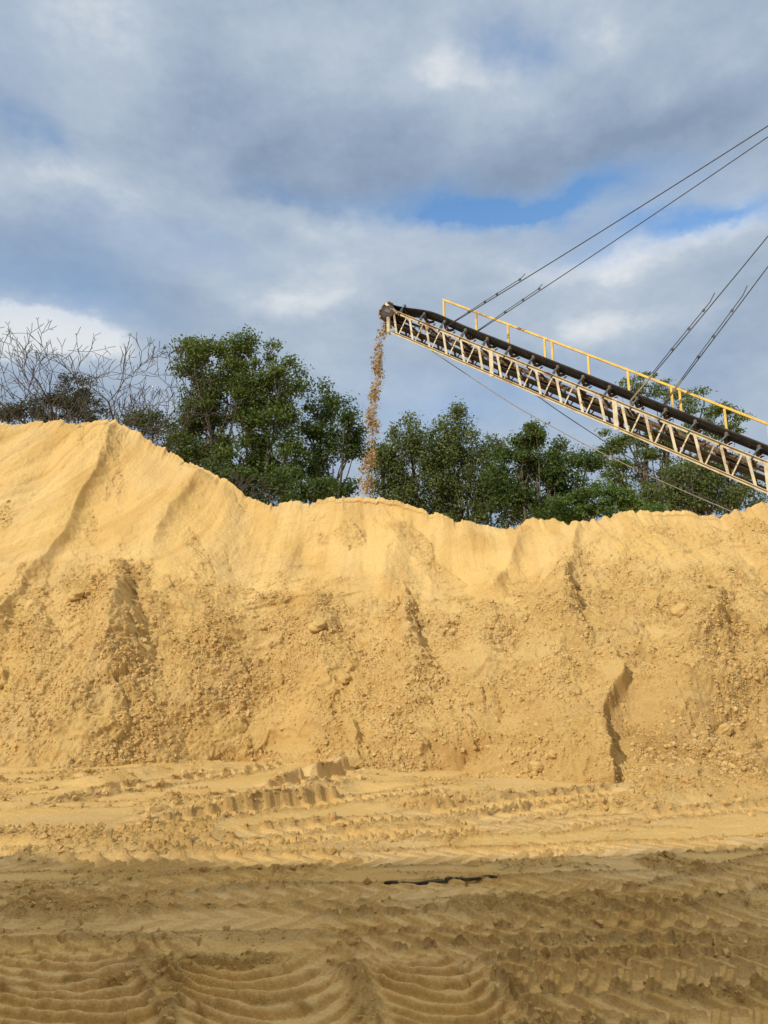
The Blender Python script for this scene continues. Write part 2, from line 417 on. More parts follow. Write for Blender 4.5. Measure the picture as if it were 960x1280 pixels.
        damp_shade[sl_] = np.clip(dm_*(1-inside*.5)+inside*(.75 if bars else .55)*(1-groove)+.35*bm*(1-inside), 0, 1)  # damp sand, plus riser shade painted in to sharpen the treads
    track([(0, 980), (90, 972), (175, 962)], seed=1, depth=.09, lug=.08, berm=.09, pitch=.34)
    track([(60, 1000), (200, 980), (348, 960)], seed=2, w=.8, depth=.12, lug=.11, berm=.12, pitch=.40)
    track([(170, 1016), (330, 992), (447, 968)], seed=3, w=.8, depth=.09, lug=.07, berm=.05, pitch=.36)
    track([(130, 1042), (280, 1024), (420, 1003), (560, 985)], seed=4, w=.7, depth=.10, lug=.08, berm=.09, pitch=.34)
    track([(300, 1046), (480, 1026), (620, 1010), (780, 992)], seed=5, w=.7, depth=.09, lug=.09, berm=.10, pitch=.34)
    track([(560, 1040), (720, 1008), (880, 996)], seed=6, w=.7, depth=.08, lug=.09, berm=.08, pitch=.34)
    track([(200, 1062), (480, 1046), (720, 1030), (960, 1014)], seed=7, w=.65, depth=.08, lug=.08, berm=.08, pitch=.30)
    track([(0, 1082), (300, 1076), (620, 1070), (960, 1052)], seed=9, w=.65, depth=.05, lug=.06, berm=.06, pitch=.30)
    track([(0, 1128), (300, 1121), (600, 1110), (960, 1094)], seed=11, w=.62, depth=.05, lug=.055, berm=.06, pitch=.26)
    track([(0, 1150), (300, 1148), (520, 1140)], seed=12, w=.6, depth=.05, lug=.06, berm=.07, pitch=.28)
    mm = sstep(.05, .4, fbm(X*.5+3, Y*.8, 3, seed=95)); Z = Z*(1-.75*mm); grey = np.clip(grey+.25*mm, 0, 1)
    track([(0, 1135), (180, 1108), (420, 1092)], seed=25, w=.6, depth=.05, lug=.055, berm=.06, pitch=.24)
    track([(520, 1172), (740, 1138), (960, 1088)], seed=26, w=.6, depth=.05, lug=.05, berm=.06, pitch=.24)
    track([(400, 1165), (640, 1150), (960, 1150)], seed=13, w=.62, depth=.05, lug=.045, berm=.06, pitch=.24)
    track([(380, 1190), (640, 1176), (960, 1176)], seed=15, w=.6, depth=.055, lug=.05, berm=.05, pitch=.22)
    track([(480, 1200), (700, 1192), (960, 1190)], seed=16, w=.42, depth=.05, lug=.045, berm=.05, pitch=.22)
    track([(0, 1200), (100, 1196), (230, 1196)], seed=17, w=.62, depth=.06, lug=.065, berm=.05, pitch=.24)
    track([(540, 1226), (740, 1218), (960, 1216)], seed=18, w=.62, depth=.075, lug=.055, berm=.055, pitch=.215)
    track([(0, 1252), (120, 1238), (260, 1226)], seed=19, w=.80, depth=.06, lug=.05, berm=.05, pitch=.17, chev=.55)
    track([(560, 1268), (760, 1264), (960, 1262)], seed=20, w=.62, depth=.06, lug=.055, berm=.055, pitch=.23)
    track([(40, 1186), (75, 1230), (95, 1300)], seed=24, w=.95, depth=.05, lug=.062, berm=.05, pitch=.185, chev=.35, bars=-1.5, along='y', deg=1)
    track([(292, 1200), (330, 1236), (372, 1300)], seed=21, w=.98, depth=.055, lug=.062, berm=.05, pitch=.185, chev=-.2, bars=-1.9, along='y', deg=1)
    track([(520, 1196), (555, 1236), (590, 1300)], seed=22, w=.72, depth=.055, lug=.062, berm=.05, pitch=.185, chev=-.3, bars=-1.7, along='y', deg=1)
    # loose crumb windrows
    def windrow(pts, wd, h):
        nonlocal Z, crumb, grey
        d, sg, t = polydist(X+wx*1.5, Y+wy*1.5, px_line(pts))
        m = np.exp(-(d/wd)**2)*np.clip(.75+.9*fbm(X*1.2, Y*1.2, 3, seed=33), .1, 1.2)*sstep(0, .06, t)*(1-sstep(.95, 1, t))
        Z += h*m*(.35+.6*lumps(X*8, Y*8, seed=3)+.35*lumps(X*17, Y*17, seed=4)); crumb = np.maximum(crumb, m); grey = grey*(1-m)
    windrow([(575, 1142), (700, 1134), (820, 1130), (965, 1124)], .24, .09)
    windrow([(815, 1087), (850, 1082), (880, 1090)], .28, .06)
    windrow([(0, 1140), (60, 1146), (170, 1152)], .28, .09)
    windrow([(200, 1208), (320, 1200), (440, 1180)], .13, .06)
    windrow([(150, 1010), (260, 1003), (330, 1000)], .45, .12)
    windrow([(760, 1016), (800, 1008), (860, 1004)], .4, .14)
    windrow([(170, 1200), (215, 1240), (228, 1290)], .07, .04)
    windrow([(430, 1200), (462, 1240), (490, 1290)], .07, .04)
    windrow([(560, 1290), (700, 1282), (900, 1288)], .10, .05)
    windrow([(620, 1240), (760, 1240), (960, 1236)], .08, .04)
    windrow([(0, 1070), (140, 1056), (260, 1040)], .8, .08)
    Z += crumb*(.018*lumps(X*8, Y*8, seed=1)+.014*lumps(X*18, Y*18, seed=2))
    windrow([(0, 1228), (90, 1222), (190, 1232)], .045, .03)
    windrow([(250, 1262), (330, 1250), (430, 1262)], .04, .025)
    # cracked crust
    cr = np.abs(perlin(X*2.2+wx*3, Y*4.5+wy*3)); Z -= .05*np.exp(-(cr/.022)**2)*sstep(.05, .3, perlin(X*.8, Y*.8+9))*(1-sstep(9, 12, Y))
    Z += .003*fbm(X*16, Y*16, 2, seed=14)
    # a sharp-sided spoil edge against the foot of the pile
    Z = Z*fade
    far = sstep(9.5, 13, Y)
    damp_shade = np.clip(damp_shade*(1-.6*far), 0, 1)
    grey = np.clip(grey*(1-.35*far), 0, 1)
    tone = np.stack([damp_shade, grey, np.clip(.35+crumb, 0, 1)], -1).reshape(-1, 3)
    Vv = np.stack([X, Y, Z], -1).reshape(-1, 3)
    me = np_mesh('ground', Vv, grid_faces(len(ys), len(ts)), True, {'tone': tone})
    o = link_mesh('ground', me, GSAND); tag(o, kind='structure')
    return X, Y, Z, crumb, fade
GX_, GY_, GZ_, GCR, GFD = build_ground()

# ------------------------------------------------------------------ the sand pile
CREST = [(0, 528), (20, 531), (50, 527), (75, 526), (98, 531), (125, 524), (147, 527), (165, 536), (185, 548), (210, 563), (235, 577), (262, 590), (290, 605), (310, 620), (330, 629), (350, 628), (370, 626), (385, 629), (400, 625), (425, 620), (445, 621), (480, 622), (510, 630), (540, 640), (570, 648), (600, 655), (630, 662), (644, 662), (655, 651), (667, 647), (690, 650), (718, 653), (735, 650), (750, 648), (775, 640), (800, 638), (830, 640), (850, 638), (880, 643), (900, 647), (913, 640), (930, 633), (960, 628)]
TOE = [(0, 958), (120, 957), (240, 956), (330, 953), (450, 962), (520, 966), (640, 975), (760, 978), (860, 984), (960, 990)]
def yc_of(px): return float(np.interp(px, [0, 150, 330, 480, 640, 960], [30, 29.5, 26.5, 26, 25.3, 24]))
cw = [at(px, py, yc_of(px)) for px, py in CREST]
CX = np.array([c.x for c in cw]); CY = np.array([c.y for c in cw]); CZ = np.array([c.z for c in cw])
CX = np.concatenate([[-60, -45, -34, -24], CX, [15, 18, 22, 27]]); CY = np.concatenate([[34, 33, 32, 31], CY, [23.6, 22.8, 21.5, 20]]); CZ = np.concatenate([[.2, 4, 8.5, 11.6], CZ, [6.7, 4.6, 2.0, .1]])
tw = [gnd(*p) for p in TOE]
TX = np.array([t[0] for t in tw]); TY = np.array([t[1] for t in tw])
TX = np.concatenate([[-60, -34, -16], TX, [11, 16, 27]]); TY = np.concatenate([[32, 20, TY[0]], TY, [16.2, 16.6, 19.5]])

def build_pile():
    xs = np.concatenate([np.arange(-60, -20, .25), np.arange(-20, 16, .0235), np.arange(16, 27.1, .2)]).astype(np.float32)
    vf = np.linspace(-.06, 1, 500)
    nc = len(xs)
    yc = np.interp(xs, CX, CY); zc = np.interp(xs, CX, CZ); yt = np.interp(xs, TX, TY)
    k = np.ones(61)/61; pad = lambda a: np.convolve(np.pad(a, 30, mode='edge'), k, 'valid')
    yc = pad(pad(yc)); yt = pad(yt)
    # crumbling edge of the crest
    jag = .07*fbm(xs*1.7, xs*0, 3, seed=21)+.06*fbm(xs*5, xs*0, 3, seed=22)-.10*sstep(.25, .4, perlin(xs*2.2, xs*0+5))
    zs_ = np.convolve(np.pad(zc, 8, mode='edge'), np.ones(17)/17, 'valid')
    v = vf[:, None]
    g = v+.035*np.sin(v*np.pi*2)                         # slightly steeper in the middle
    X = np.repeat(xs[None, :], len(vf), 0).astype(np.float32)
    Y = (yt+(yc-yt)*v).astype(np.float32); Z = (zs_*g+(jag+zc-zs_)*sstep(.93, 1, v)).astype(np.float32)
    U, V = project(X, Y, Z)
    vv = np.repeat(v, nc, 1)
    win = (1-sstep(.93, 1, vv)*.65)    # ease at toe and crest
    D = np.zeros_like(X)
    D += .55*fbm(X*.16, vv*1.3, 3, seed=25)*win
    wU = U+8*fbm(X*.5, vv*4, 3, seed=26)+3.5*fbm(X*3, vv*36, 3, seed=56)*sstep(-60, 40, V-740); wV = V+12*fbm(X*.5, vv*4, 3, seed=27)
    def ridge(pts, wl, wr, amp, fall=.2):
        nonlocal D
        d, sg, t = polydist(wU, wV, pts)
        # polylines run downwards: positive cross product lies on the left of the picture
        wd = np.where(sg > 0, wl, wr)
        D += amp*np.exp(-(d/wd)**1.35)*sstep(-.01, .10, t)*(1-sstep(1-fall, 1.001, t))
    ridge([(150, 520), (118, 600), (70, 680), (10, 745), (-40, 800)], 70, 7, .34)
    ridge([(100, 540), (60, 620), (10, 690)], 26, 10, .10)
    ridge([(262, 590), (215, 640), (190, 705)], 50, 10, .24)
    ridge([(330, 632), (352, 680), (340, 730)], 40, 20, .12)
    ridge([(645, 655), (640, 700), (612, 745)], 40, 14, .36)
    ridge([(722, 650), (716, 690), (700, 735)], 34, 7, .28)
    ridge([(390, 630), (372, 680), (360, 710)], 24, 10, .12)
    ridge([(500, 640), (496, 690), (480, 740)], 50, 18, .14)
    # fan-shaped falls of crumbly sand
    def fan(ax, ay, kl, kr, amp, bot=975, sharp=1.1):
        nonlocal D
        dv = wV-ay; du = wU-ax
        kk = np.where(du < 0, kl, kr); wd = np.maximum(kk*dv, 1)
        xq = np.clip(np.abs(du)/wd, 0, 1); m = (.55*(1-xq)+.45*(1-xq**2.4))*(dv > 0)
        D += amp*m*sstep(0, 70, dv)*(1-.62*sstep(70, 210, dv))
    fan(152, 694, .50, .34, .85)
    fan(395, 715, .45, .55, .52)
    fan(506, 714, .27, .36, .80)
    fan(600, 732, .5, .40, .32)
    fan(700, 690, .46, .27, .7)
    fan(40, 735, .6, .6, .32)
    fan(880, 730, .6, .5, .35)
    ridge([(785, 846), (766, 866), (757, 892), (758, 920), (770, 990)], 34, 5, .46, .02)
    ridge([(640, 860), (600, 925), (540, 962)], 14, 40, -.30)
    ridge([(600, 915), (575, 945), (520, 962)], 9, 14, -.28)
    ridge([(440, 900), (447, 940), (446, 970)], 16, 7, .25)
    ridge([(960, 815), (900, 835), (830, 850)], 12, 26, .26)
    ridge([(905, 740), (890, 790), (850, 830)], 24, 14, .30)
    sc = np.exp(-((wU-845)/72)**2-((wV-900)/62)**2); D -= .65*sc
    sc2 = np.exp(-((wU-940)/60)**2-((wV-870)/50)**2); D -= .35*sc2
    D += .40*np.exp(-((wU-700)/60)**2-((wV-940)/45)**2)
    # limit between the smooth slides and the crumbly talus
    bl = np.interp(wU, [-200, 0, 60, 110, 150, 190, 240, 290, 340, 390, 430, 475, 502, 535, 590, 640, 690, 740, 800, 880, 960, 1200],
                   [745, 742, 722, 690, 696, 735, 742, 762, 740, 712, 730, 752, 716, 745, 728, 745, 700, 680, 690, 700, 720, 730])
    rough = sstep(-38, 42, wV-bl+26*fbm(X*1.2, vv*12, 4, seed=28))
    # coherent slip bands inside the talus: patches that are finer
    patch = np.clip(.92+.32*fbm(X*.45+vv*1.5, vv*4.5, 3, seed=29), .12, 1.25)
    rough = rough*patch
    rough = np.maximum(rough, .8*sstep(.972, .995, vv)*sstep(-.1, .5, perlin(X*1.1, X*0+3)))
    spill = sstep(.30, .55, fbm(X*.5+vv*2.4, vv*2.6, 4, seed=34))*(1-rough)*.55      # crumbs caught on the slides
    rough = np.maximum(rough, spill)
    # coordinates on the face in metres
    a = X; b = vv*12.0
    # down-slope streaks on the slides, leaning as they run
    lean = np.interp(U, [0, 180, 330, 960], [.75, .35, .05, .0])
    sa = a-(b-12)*lean
    D += (1-rough*.8)*win*(.085*fbm(sa*.45+.3*fbm(a*.8, b*.8, 2, seed=47), b*.16, 3, seed=30)+.034*fbm(sa*1.8, b*.11, 4, seed=31)+.012*fbm(a*4, b*4, 4, seed=48))
    # short cliffs where the crust has slipped
    tq = fbm(a*.55, b*.8, 3, seed=35); D += .10*(sstep(.08, .14, tq)-.5)*win*rough
    tq = fbm(a*.9, b*1.3, 3, seed=36); D += .07*(sstep(.12, .17, tq)-.5)*win*(.2+.8*rough)
    # crumbs
    w1 = a+.05*fbm(a*5, b*5, 2, seed=37); w2 = b+.05*fbm(a*5, b*5, 2, seed=38)
    amp = np.clip(.74+.5*fbm(a*.8, b*.8, 3, seed=39), .2, 1.3)
    D += rough*amp*(.08*lumps(w1*2.4, w2*2.4, seed=5, fill=.18)+.05*lumps(w1*5.0, w2*5.0, seed=6, fill=.4)+.065*lumps(w1*9.0, w2*9.0, seed=7, fill=.9)+.030*lumps(w1*17, w2*17, seed=8, fill=.9))
    D += (.6+rough)*.012*fbm(a*11, b*11, 3, seed=40)+(1-rough)*win*.02*lumps(w1*8, w2*8, seed=9, fill=.18)
    D += .11*rough*fbm(a*1.5, b*1.5, 4, seed=41)
    # normal direction of the base face
    sl = np.arctan2(zc, (yc-yt)); ny = -np.sin(sl); nz = np.cos(sl)
    keep = np.where(vv > .985, .35, 1.0)
    Y2 = Y+ny*D*keep; Z2 = Z+nz*D*np.where(vv > .95, 1-sstep(.95, 1.0, vv)*.85, 1)
    # back of the pile
    yb = np.maximum(yc+2, 34.0); Xb, Yb, Zb, Rb = [], [], [], []
    for i, s in enumerate([.02, .05, .1, .3, .6, 1.0]):
        Xb.append(xs); Yb.append(yc+(yb-yc)*s); Zb.append(Z2[-1]-.04*min(i+1, 3)+.12*fbm(xs*.8, xs*0+i, 2, seed=42)*min(1, s*3)-s*.25)
    for s in (.25, .5, .75, 1.0):
        Xb.append(xs); Yb.append(yb+zc*1.4*s); Zb.append((zc-.4)*(1-s)-.15*s)
    X = np.concatenate([X, np.array(Xb)]); Y2 = np.concatenate([Y2, np.array(Yb)]); Z2 = np.concatenate([Z2, np.array(Zb)])
    nb = len(Xb)
    ext = lambda q: np.concatenate([q, np.repeat(q[-1:], nb, 0)])
    damp_shade = .03+.42*np.exp(-((wU-900)/130)**2-((wV-905)/70)**2)+.18*sstep(.1, .6, fbm(a*.35, b*.5, 3, seed=43))+.12*rough*sstep(.1, .5, fbm(a*.6, b*.6, 3, seed=46))
    damp_shade = damp_shade+.12*sstep(880, 960, V)+(1-rough)*(.30*sstep(.05, .45, fbm(sa*1.3, b*.10, 4, seed=57))+.18*sstep(.1, .4, fbm(sa*.35, b*.12, 3, seed=58)))
    grey = .30*sstep(.05, .5, fbm(sa*.5, b*.3, 3, seed=44))*(1-rough)+.28*rough*sstep(.15, .5, fbm(a*.7, b*1.0, 3, seed=45))
    tone = np.stack([ext(np.clip(damp_shade, 0, 1)), ext(np.clip(grey, 0, 1)*.8), ext(np.clip(.12+rough, 0, 1))], -1).reshape(-1, 3)
    me = np_mesh('sand_pile', np.stack([X, Y2, Z2], -1).reshape(-1, 3), grid_faces(X.shape[0], nc), True, {'tone': tone})
    o = link_mesh('sand_pile', me, SAND)
    tag(o, 'long high heap of golden sand, smooth at the top and crumbling below', 'sand pile')
    return X, Y2, Z2, ext(rough*amp), len(vf), xs
PX, PY, PZ, PR, PNR, PXS = build_pile()

# unseen sand bank, added behind the camera to cast the foreground shadow
def build_shadow_bank():
    xs = np.arange(-40, 10, .3); H = 13.2+1.4*sstep(-13.5, -9.5, xs)-.3*sstep(-19, -24, xs)+.42*fbm(xs*.22, xs*0, 3, seed=51)+.16*fbm(xs*1.3, xs*0, 3, seed=54)
    H = H*sstep(-40, -27, xs)*(1-sstep(-4, 9, xs))
    rows = []
    for v in np.linspace(0, 1, 60):
        y = -2.6-8.2*v+.5*fbm(xs*.4, xs*0+v*3, 3, seed=52)*math.sin(v*math.pi); z = H*v-(.3 if v == 0 else 0)+.1*fbm(xs*2, xs*0+v*14, 3, seed=53)*math.sin(v*math.pi)
        rows.append(np.stack([xs, y, z], -1))
    for v in (.04, .3, .6, 1.0):
        rows.append(np.stack([xs, -10.8-2-v*18+xs*0, H*(1-v)-.2], -1))
    V = np.array(rows); tone = np.tile([.2, .1, .8], (V.shape[0]*V.shape[1], 1))
    o = link_mesh('shadow_bank', np_mesh('shadow_bank', V.reshape(-1, 3), grid_faces(V.shape[0], V.shape[1])[:, ::-1], True, {'tone': tone}), SAND)
    tag(o, 'unseen tall cut bank of sand added behind the viewer to shade the foreground', 'sand bank')
build_shadow_bank()

# ------------------------------------------------------------------ loose clods
def ico():
    t = (1+5**.5)/2
    v = np.array([(-1, t, 0), (1, t, 0), (-1, -t, 0), (1, -t, 0), (0, -1, t), (0, 1, t), (0, -1, -t), (0, 1, -t), (t, 0, -1), (t, 0, 1), (-t, 0, -1), (-t, 0, 1)], float)
    v /= np.linalg.norm(v[0])
    f = np.array([(0, 11, 5), (0, 5, 1), (0, 1, 7), (0, 7, 10), (0, 10, 11), (1, 5, 9), (5, 11, 4), (11, 10, 2), (10, 7, 6), (7, 1, 8), (3, 9, 4), (3, 4, 2), (3, 2, 6), (3, 6, 8), (3, 8, 9), (4, 9, 5), (2, 4, 11), (6, 2, 10), (8, 6, 7), (9, 8, 1)])
    return v, f
def scatter(name, P, size, mat, tone, squash=(.7, 1.0), jit=.28, smooth=False):
    v, f = ico(); n = len(P)
    rot = RNG.uniform(0, 2*np.pi, (n, 3))
    sc = size[:, None]*RNG.uniform(*squash, (n, 3))
    W = v[None]*(1+RNG.normal(0, jit, (n, 12, 1)).clip(-.5, .6))
    W = W*sc[:, None, :]
    for ax in (0, 2):
        c, s = np.cos(rot[:, ax])[:, None], np.sin(rot[:, ax])[:, None]
        i, j = ((1, 2), None, (0, 1))[ax]
        A, B = W[..., i].copy(), W[..., j].copy(); W[..., i] = c*A-s*B; W[..., j] = s*A+c*B
    W = W+P[:, None, :]
    Fq = (f[None]+12*np.arange(n)[:, None, None]).reshape(-1, 3)
    at_ = {'tone': np.repeat(tone, 12, 0)} if tone is not None else None
    return link_mesh(name, np_mesh(name, W.reshape(-1, 3), Fq, smooth, at_), mat)
def pick(Xa, Ya, Za, Wt, n):
    w_ = np.clip(Wt, 0, None).ravel().astype(np.float64); cs = np.cumsum(w_)
    idx = np.searchsorted(cs, RNG.random(n)*cs[-1])
    return np.stack([Xa.ravel()[idx], Ya.ravel()[idx], Za.ravel()[idx]], -1)
fr = slice(8, PNR-2)
cmask = (np.abs(PXS) < 18)[None, :]
rw = np.clip(PR[fr]-.25, 0, None)**1.5*cmask
lowb = np.linspace(1.6, .6, rw.shape[0])[:, None]
P = pick(PX[fr], PY[fr], PZ[fr], rw*lowb, 110000); P += RNG.normal(0, .01, P.shape)
sz = .013+.012*RNG.pareto(2.6, len(P)).clip(0, 4.5)
tn = np.stack([RNG.random(len(P))*.35, RNG.random(len(P))*.25, np.full(len(P), .5)], -1)
tag(scatter('sand_crumbs', P, sz, SAND, tn), 'loose crumbs of sand strewn over the face of the pile', 'sand crumbs', kind='stuff')
dens = (np.gradient(GX_, axis=1)*np.gradient(GY_, axis=0))
gw = np.clip(GCR-.2, 0, None)**1.5*(GFD > .9)*(GY_ > 3.2)*(GY_ < 18)*np.abs(dens)*(1+14/np.maximum(GY_, 1))
P = pick(GX_, GY_, GZ_, gw, 20000)
sz = (.007+.012*RNG.pareto(3.0, len(P)).clip(0, 3.5))*np.clip(P[:, 1]/8, .6, 1.8)
tn = np.stack([RNG.random(len(P))*.7, RNG.random(len(P))*.25, np.full(len(P), .5)], -1)
tag(scatter('ground_crumbs', P, sz, GSAND, tn), 'loose crumbs of sand scattered along the wheel tracks', 'sand crumbs', kind='stuff')

# a few large clods that stand out
def surf_at(px, py):
    U, V = project(PX[:PNR], PY[:PNR], PZ[:PNR]); k = np.argmin((U-px)**2+(V-py)**2)
    return Vector((PX[:PNR].ravel()[k], PY[:PNR].ravel()[k], PZ[:PNR].ravel()[k]))
def big_clod(p, r, label, seed):
    import bmesh
    bm = bmesh.new(); bmesh.ops.create_icosphere(bm, subdivisions=4, radius=1)
    n = len(bm.verts); co = np.array([v.co for v in bm.verts])
    d = 1+.22*fbm(co[:, 0]*1.3+seed*3, co[:, 1]*1.3+co[:, 2]*1.7, 3)+.06*fbm(co[:, 0]*6, co[:, 1]*6+co[:, 2]*7, 3, seed=seed)
    for v, k in zip(bm.verts, d): v.co = Vector((v.co.x*r[0]*k, v.co.y*r[1]*k, v.co.z*r[2]*k))
    me = bpy.data.meshes.new('sand_clod'); bm.to_mesh(me); bm.free()
    me.polygons.foreach_set('use_smooth', [True]*len(me.polygons))
    a = me.attributes.new('tone', 'FLOAT_COLOR', 'POINT'); a.data.foreach_set('color', [.15, .02, .6, 1]*n)
    o = link_mesh('sand_clod', me, SAND); o.location = p; tag(o, label, 'sand clod')
    o.rotation_euler = (0, .5, seed)
for (px, py, r, lb) in ((396, 784, (.26, .2, .16), 'rounded clod of sand resting left of centre halfway up the pile'),
                        (850, 767, (.24, .18, .20), 'pale round clod of sand stuck high on the right of the pile'),
                        (431, 850, (.17, .14, .14), 'clod of sand in the middle of the crumbling slope'),
                        (415, 868, (.20, .15, .13), 'clod of sand just below another at the centre of the slope'),
                        (672, 962, (.14, .12, .12), 'largest clod of sand at the foot of the pile'),
                        (690, 945, (.10, .09, .09), 'smaller clod of sand above the largest one at the foot of the pile'),
                        (905, 915, (.17, .15, .12), 'clod of sand on the moist orange slope at lower right'),
                        (95, 745, (.24, .2, .18), 'clod of sand at the top of the rubble on the left')):
    big_clod(surf_at(px, py)+Vector((0, -.02, .03)), r, lb, px % 7)

# ------------------------------------------------------------------ black rubber strip lying in the wheel tracks
def ground_z(x, y):
    k = np.argmin((GX_-x)**2+(GY_-y)**2); return float(GZ_.ravel()[k])
def strip(px0, px1, py0, py1, wd, label):
    n = 26; mbv = []; a = gnd(px0, py0); b = gnd(px1, py1)
    zb = max(ground_z(a[0]+(b[0]-a[0])*q/8, a[1]+(b[1]-a[1])*q/8) for q in range(9))+.005
    for i in range(n):
        t = i/(n-1); x = a[0]+(b[0]-a[0])*t; y = a[1]+(b[1]-a[1])*t+.03*math.sin(t*9)
        z = zb-.004+.004*math.sin(t*9+1)
        ww = wd*(.5+.5*math.sin(math.pi*t)**.5)*(.9+.15*math.sin(t*31))
        mbv += [(x, y-ww/2, z), (x, y+ww/2, z+.008), (x, y+ww/2, z-.004), (x, y-ww/2, z-.012)]
    f = []
    for i in range(n-1):
        for k in range(4):
            f.append((i*4+k, i*4+(k+1) % 4, i*4+4+(k+1) % 4, i*4+4+k))
    f += [(3, 2, 1, 0), tuple((n-1)*4+k for k in range(4))]
    me = bpy.data.meshes.new('rubber_strip'); me.from_pydata(mbv, [], f); me.update()
    o = link_mesh('rubber_strip', me, M_STRIP); tag(o, label, 'rubber strip')
strip(480, 560, 1103, 1101, .045, 'long black strip of rubber lying on the shaded sand near the centre')
strip(556, 622, 1100, 1097, .03, 'thin black strip of rubber just right of the long one on the sand')

# ------------------------------------------------------------------ conveyor
N0 = at(486, 387, 32.0); N3 = at(958, 579, 25.0)          # near top chord: head and third joint
B0 = at(486, 414, 32.0); B3 = at(958, 618, 25.0)
AX = (N3-N0)/3.0                                           # one section of the truss
AXn = AX.normalized(); hz = Vector((AX.x, AX.y, 0)).normalized()
PW = Vector((-hz.y, hz.x, 0)); 
if PW.y < 0: PW = -PW                                      # away from the camera
UPV = PW.cross(AXn); UPV = UPV if UPV.z > 0 else -UPV; UPV.normalize()
W = 0.95
dpt = ((N0-B0).length+(N3-B3).length)/2*0.98
DN = Vector((0, 0, -dpt))
conv = empty('conveyor', (0, 0, 0))
tag(conv, 'long inclined belt conveyor with white lattice truss, black belt and yellow handrail', 'conveyor')
NS = 5
def top(t, far=0.0): return N0+AX*t+PW*(W*far)
def bot(t, far=0.0): return N0+AX*t+PW*(W*far)+DN*(1.0-.30*far)
def mat_at(t): return M_WHITE if t < 2.05 else M_CREAM
for far in (0, 1):
    for (nm, fn, s) in (('top_chord', top, .115), ('bottom_chord', bot, .10)):
        for k in range(NS):
            m = MB(); a = fn(k+(.0 if k else .02), far); b = fn(k+.998, far)
            m.angle(a, b, s, .02, flip=1 if not far else -1); m.build(nm, mat_at(k) if not far else M_RUST, conv)
cnt = 6
for far in (0, 1):
    for k in range(NS):
        for i in range(cnt):
            t0 = k+(i+.32)/cnt; t1 = k+(i+.50)/cnt; t2 = k+(i+1.12)/cnt
            off = PW*(-.012 if not far else .012)
            q = MB().box(top(t0, far)+off+Vector((0, 0, -.03)), bot(t1, far)+off+Vector((0, 0, .03)), .02, .095, up=AXn)
            q.build('upright', mat_at(k) if not far else M_RUST, conv)
            if i < cnt-1:
                q = MB().box(bot(t1+.02, far)-off*.5+Vector((0, 0, .03)), top(t2, far)-off*.5+Vector((0, 0, -.03)), .018, .055, up=AXn)
                q.build('diagonal_brace', mat_at(k) if not far else M_RUST, conv)
for k in range(NS+1):
    for far in (0, 1):
        off = PW*(-.035 if not far else .035)
        MB().box(top(k, far)+off+Vector((0, 0, .10)), bot(k, far)+off+Vector((0, 0, -.08)), .03, .17, up=AXn).build('joint_plate', M_WHITE if not far else M_RUST, conv)
for k in range(NS*3+1):
    t = k/3.0*.999
    MB().box(bot(t, .02)+Vector((0, 0, .02)), bot(t, .98)+Vector((0, 0, .02)), .07, .05).build('cross_member', M_RUST, conv)
    MB().box(top(t+.08, .02)-Vector((0, 0, .04)), top(t+.08, .98)-Vector((0, 0, .04)), .07, .05).build('cross_member', M_RUST, conv)
# zig-zag bracing under the truss
for k in range(NS*3):
    a, b = (.05, .95) if k % 2 else (.95, .05)
    MB().box(bot(k/3+.01, a)+Vector((0, 0, .05)), bot((k+1)/3-.01, b)+Vector((0, 0, .05)), .05, .012).build('floor_brace', M_RUST, conv)

# belt: troughed carrying run, wrapped round the head drum, flat return run
DR = .36
HC = N0+PW*(W*.5)+AXn*(-.02)+Vector((0, 0, -.12))          # head drum centre
BW = 1.08
def belt_mesh():
    prof = []
    stations = []
    L = AX.length
    for s in np.concatenate([np.linspace(-.02, .55, 16), np.linspace(.7, NS, 40)]):
        stations.append(('c', s))
    Vv = []
    ny = 13
    def cross(center, up, trough, width, lift=0):
        row = []
        for j in range(ny):
            q = (j/(ny-1)-.5)*2
            flat = .34
            if abs(q) < flat: x = q; y = 0
            else:
                ang = R(30)*trough; e = abs(q)-flat; x = math.copysign(flat+e*math.cos(ang), q); y = e*math.sin(ang)
            row.append(center+PW*(x*width/2)+up*(y*width/2+lift))
        return row
    rows = []
    for kind, s in reversed(stations):
        tr = sstep(.0, .45, s)
        h = .50*sstep(-.1, .10, s)+.10*math.exp(-((s-.30)/.28)**2)-.0
        base = HC+AXn*(s*L)+Vector((0, 0, .10))*0
        lift = DR*.98*(1-sstep(.0, .5, s))+.50*sstep(.0, .5, s)+.08*math.exp(-((s-.33)/.22)**2)
        rows.append(cross(base, UPV, float(tr), BW, float(lift)))
    for a in np.linspace(80, -80, 12)[0:]:
        c = HC+(-AXn*math.cos(R(a))+UPV*math.sin(R(a)))*DR
        rows.append(cross(c, UPV, 0, BW*.98))
    for s in np.linspace(.12, NS, 40):
        base = HC+AXn*(s*L)-UPV*(DR*.98)*(1-sstep(0, .5, s)*.12)-UPV*(.03*abs(math.sin(s*math.pi*3)))
        rows.append(cross(base, UPV, 0, BW*.92))
    V = np.array([[tuple(p) for p in r] for r in rows]); nr = len(rows)
    me = np_mesh('belt', V.reshape(-1, 3), grid_faces(nr, ny), True)
    o = link_mesh('belt', me, M_BELT, conv)
    md = o.modifiers.new('thickness', 'SOLIDIFY'); md.thickness = .022; md.offset = 0
    return o
belt_mesh()
m = MB(); m.tube([HC-PW*(BW*.52), HC-PW*(BW*.5), HC+PW*(BW*.5), HC+PW*(BW*.52)], [DR*.5, DR*.93, DR*.93, DR*.5], 24); m.build('head_drum', M_BELT, conv, False)
m = MB(); m.tube([HC-PW*(W*.62), HC+PW*(W*.62)], .06, 12); m.build('drum_shaft', M_RUST, conv)
